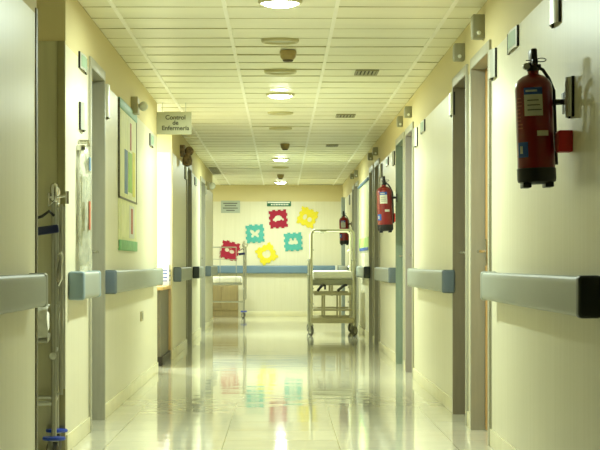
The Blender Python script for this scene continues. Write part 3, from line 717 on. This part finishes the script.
# ---------------------------------------------------------------- two cots of the same make, seen side-on
def cot(loc, label, L=1.25, Wd=.43):
    t = thing('hospital_cot', label, 'cot', loc, 'side-on steel cots'); OFF[t.name] = Vector()
    for x in (0, -L):
        for y in (0, Wd):
            bm = bmesh.new(); tube(bm, [(x, y, .115), (x, y, 1.24)], .013, 10); po = obj('post', bm, M['steel'], t)
            bm = bmesh.new(); lathe(bm, [(.013, 1.235), (.019, 1.245), (.020, 1.30), (.015, 1.318), (.004, 1.325)], c=(x, y, 0), n=14); obj('post_cap', bm, M['chrome'], po)
            s = 1 if x == 0 else -1
            bm = bmesh.new(); tube(bm, [(x+s*.034, y, .32), (x+s*.034, y, 1.225)], .009, 8)
            for z in (.33, .75, 1.21): tube(bm, [(x, y, z), (x+s*.034, y, z)], .006, 6)
            obj('guide_rod', bm, M['steel'], po)
            castor(t, x, y, .05, True, .5 if x == 0 else -.4)
        bm = bmesh.new()
        for z in (.52, .28): tube(bm, [(x, .012, z), (x, Wd-.012, z)], .009, 8)
        obj('end_bar', bm, M['steel'], t)
    for y in (0, Wd):
        bm = bmesh.new(); tube(bm, [(-.13, y, 1.216), (-L+.012, y, 1.216)], .008, 8); tube(bm, [(-.13, y, 1.00), (-L+.012, y, 1.03)], .006, 8)
        for k in range(5): tube(bm, [(-.13-(L-.145)*k/4, y, .57), (-.13-(L-.145)*k/4, y, 1.216)], .0035, 6)
        obj('side_rail', bm, M['steel'], t)
        bm = bmesh.new(); tube(bm, [(-.012, y, .28), (-L+.012, y, .28)], .010, 8); obj('low_bar', bm, M['steel'], t)
    bm = bmesh.new(); box(bm, -L+.03, -.03, .02, Wd-.02, .565, .60, bev=.006); obj('tray', bm, M['steel'], t)
    bm = bmesh.new(); box(bm, -L+.035, -.035, .03, Wd-.03, .601, .715, bev=.025, seg=3); obj('mattress', bm, M['linen'], t)
    # catches on the near post
    bm = bmesh.new(); tube(bm, [(-.02, -.012, 1.255), (.062, -.012, 1.265)], .007, 8); tube(bm, [(.062, -.012, 1.285), (.062, -.012, 1.225)], .009, 8); tube(bm, [(-.022, -.012, 1.275), (-.022, -.012, 1.215), (0, -.012, 1.24)], .007, 8); obj('latch_bar', bm, M['chrome'], t)
    bm = bmesh.new(); tube(bm, [(0, -.012, 1.17), (-.022, -.03, 1.19), (-.055, -.04, 1.165), (-.085, -.045, 1.155)], .007, 8); obj('release_lever', bm, M['black'], t)
    bm = bmesh.new(); box(bm, -.085, .024, -.055, -.014, 1.085, 1.125, bev=.008)
    bmesh.ops.rotate(bm, verts=bm.verts, cent=(0, 0, 1.105), matrix=Matrix.Rotation(math.radians(-8), 3, 'Y')); obj('grip', bm, M['navy'], t)
    bm = bmesh.new(); tube(bm, [(.020, -.02, .985), (.034, -.03, .995), (.040, -.03, .97), (.036, -.03, .87), (.022, -.02, .84), (.014, -.02, .86), (.022, -.025, .95), (.020, -.02, .985)], .006, 8); obj('pull_handle', bm, M['chrome'], t)
    bm = bmesh.new(); lathe(bm, [(.008, -.035), (.017, -.03), (.017, -.014), (.008, -.012)], c=(-.005, 0, .505), n=12, axis='y'); obj('knob', bm, M['alu'], t)
    return t
KC = 211.0; c1 = cot((-(281-54.0)/KC, F/KC, 0), 'steel cot half hidden in the left alcove, nearest the camera')
KC2 = 58.6; c2 = dup(c1, (-(281-243.6)/KC2, F/KC2, 0), 'steel cot at the far end of the corridor, in front of the crimson foam tile')
# blanket on the near cot
c1.rotation_euler = (0, 0, math.radians(5)); cx0, cy0 = 0, 0
c2.rotation_euler = (0, 0, 0)
bm = bmesh.new(); nu, nv = 14, 12; g = []
for i in range(nu+1):
    row = []
    for j in range(nv+1):
        u, v = i/nu, j/nv; x = cx0-.03-.42*u; s_ = v*.55
        if s_ < .15: y_, z_ = .012+.004*math.sin(u*19+v*7), .585+s_
        else: y_, z_ = .02+(s_-.15)*.8, .738
        row.append(bm.verts.new((x+.006*math.sin(v*25+i), y_+.003*math.sin(i*1.9+j*2.3), z_+.010*math.sin(i*2.1-j*1.7))))
    g.append(row)
for i in range(nu):
    for j in range(nv): bm.faces.new((g[i][j], g[i+1][j], g[i+1][j+1], g[i][j+1]))
o = obj('blanket', bm, M['blanket']); o.location = c1.location; o.rotation_euler = c1.rotation_euler; sm = o.modifiers.new('thickness', 'SOLIDIFY'); sm.thickness = .005; sm.offset = 0
sb = o.modifiers.new('smooth', 'SUBSURF'); sb.levels = 1; sb.render_levels = 2
tag(o, 'crumpled grey blanket over the mattress of the nearest cot', 'blanket')
# low brown cabinet under / behind the far cot
x0 = (205-VX)/KE; x1 = (238.5-VX)/KE
t = thing('cabinet', 'low brown wooden cabinet behind the far cot against the end wall', 'cabinet', ((x0+x1)/2, YE-.2, 0))
boxo('body', M['brown'], t, x0, x1, YE-.30, YE-.085, .0, .56, bev=.006)
boxo('door', M['brown'], t, x0+.01, (x0+x1)/2-.004, YE-.315, YE-.30, .12, .55, bev=.003); boxo('door', M['brown'], t, (x0+x1)/2+.004, x1-.01, YE-.315, YE-.30, .12, .55, bev=.003)

# ---------------------------------------------------------------- lights
def lamp(name, loc, e, size, label, grp='round ceiling downlights'):
    t = thing('downlight', label, 'ceiling light', loc, grp)
    bm = bmesh.new(); box(bm, loc[0]-size/2-.03, loc[0]+size/2+.03, loc[1]-size/2-.03, loc[1]+size/2+.03, H-.02, H+.001, bev=.004); obj('frame', bm, M['fixring'], t)
    boxo('diffuser', M['lens'], t, loc[0]-size/2, loc[0]+size/2, loc[1]-size/2, loc[1]+size/2, H-.026, H-.02)
    l = bpy.data.lights.new(name, 'AREA'); l.size = size; l.energy = e; l.color = (.86, 1, .88); o = bpy.data.objects.new(name, l); C.objects.link(o); o.location = (0, 0, -.035); o.parent = t
lamp('station_lamp', (-1.9, STA[1]-.8, H), 70, .5, 'square ceiling light inside the nurse station', 'side room ceiling lights')
lamp('lobby_lamp', (-2.4, (LOB+YE)/2, H), 26, .5, 'square ceiling light in the far lobby', 'side room ceiling lights')
w = bpy.data.worlds.new('world'); bpy.context.scene.world = w; w.use_nodes = True
w.node_tree.nodes['Background'].inputs[0].default_value = (.97, 1, .78, 1); w.node_tree.nodes['Background'].inputs[1].default_value = .03

# ---------------------------------------------------------------- camera
cam = bpy.data.cameras.new('camera'); cam.sensor_width = 36; cam.lens = F/600*36
cam.shift_x = (300-VX)/600; cam.shift_y = (VY-225)/600; cam.clip_end = 200; cam.clip_start = .1
co = bpy.data.objects.new('camera', cam); C.objects.link(co); co.location = (0, 0, EYE); co.rotation_euler = (PI/2, 0, 0)
S = bpy.context.scene; S.camera = co
S.view_settings.view_transform = 'Standard'; S.view_settings.look = 'None'; S.view_settings.gamma = 1; S.view_settings.use_curve_mapping = False
S.view_settings.exposure = .39
S.cycles.use_denoising = True; S.cycles.max_bounces = 12; S.cycles.diffuse_bounces = 8; S.cycles.sample_clamp_indirect = 10
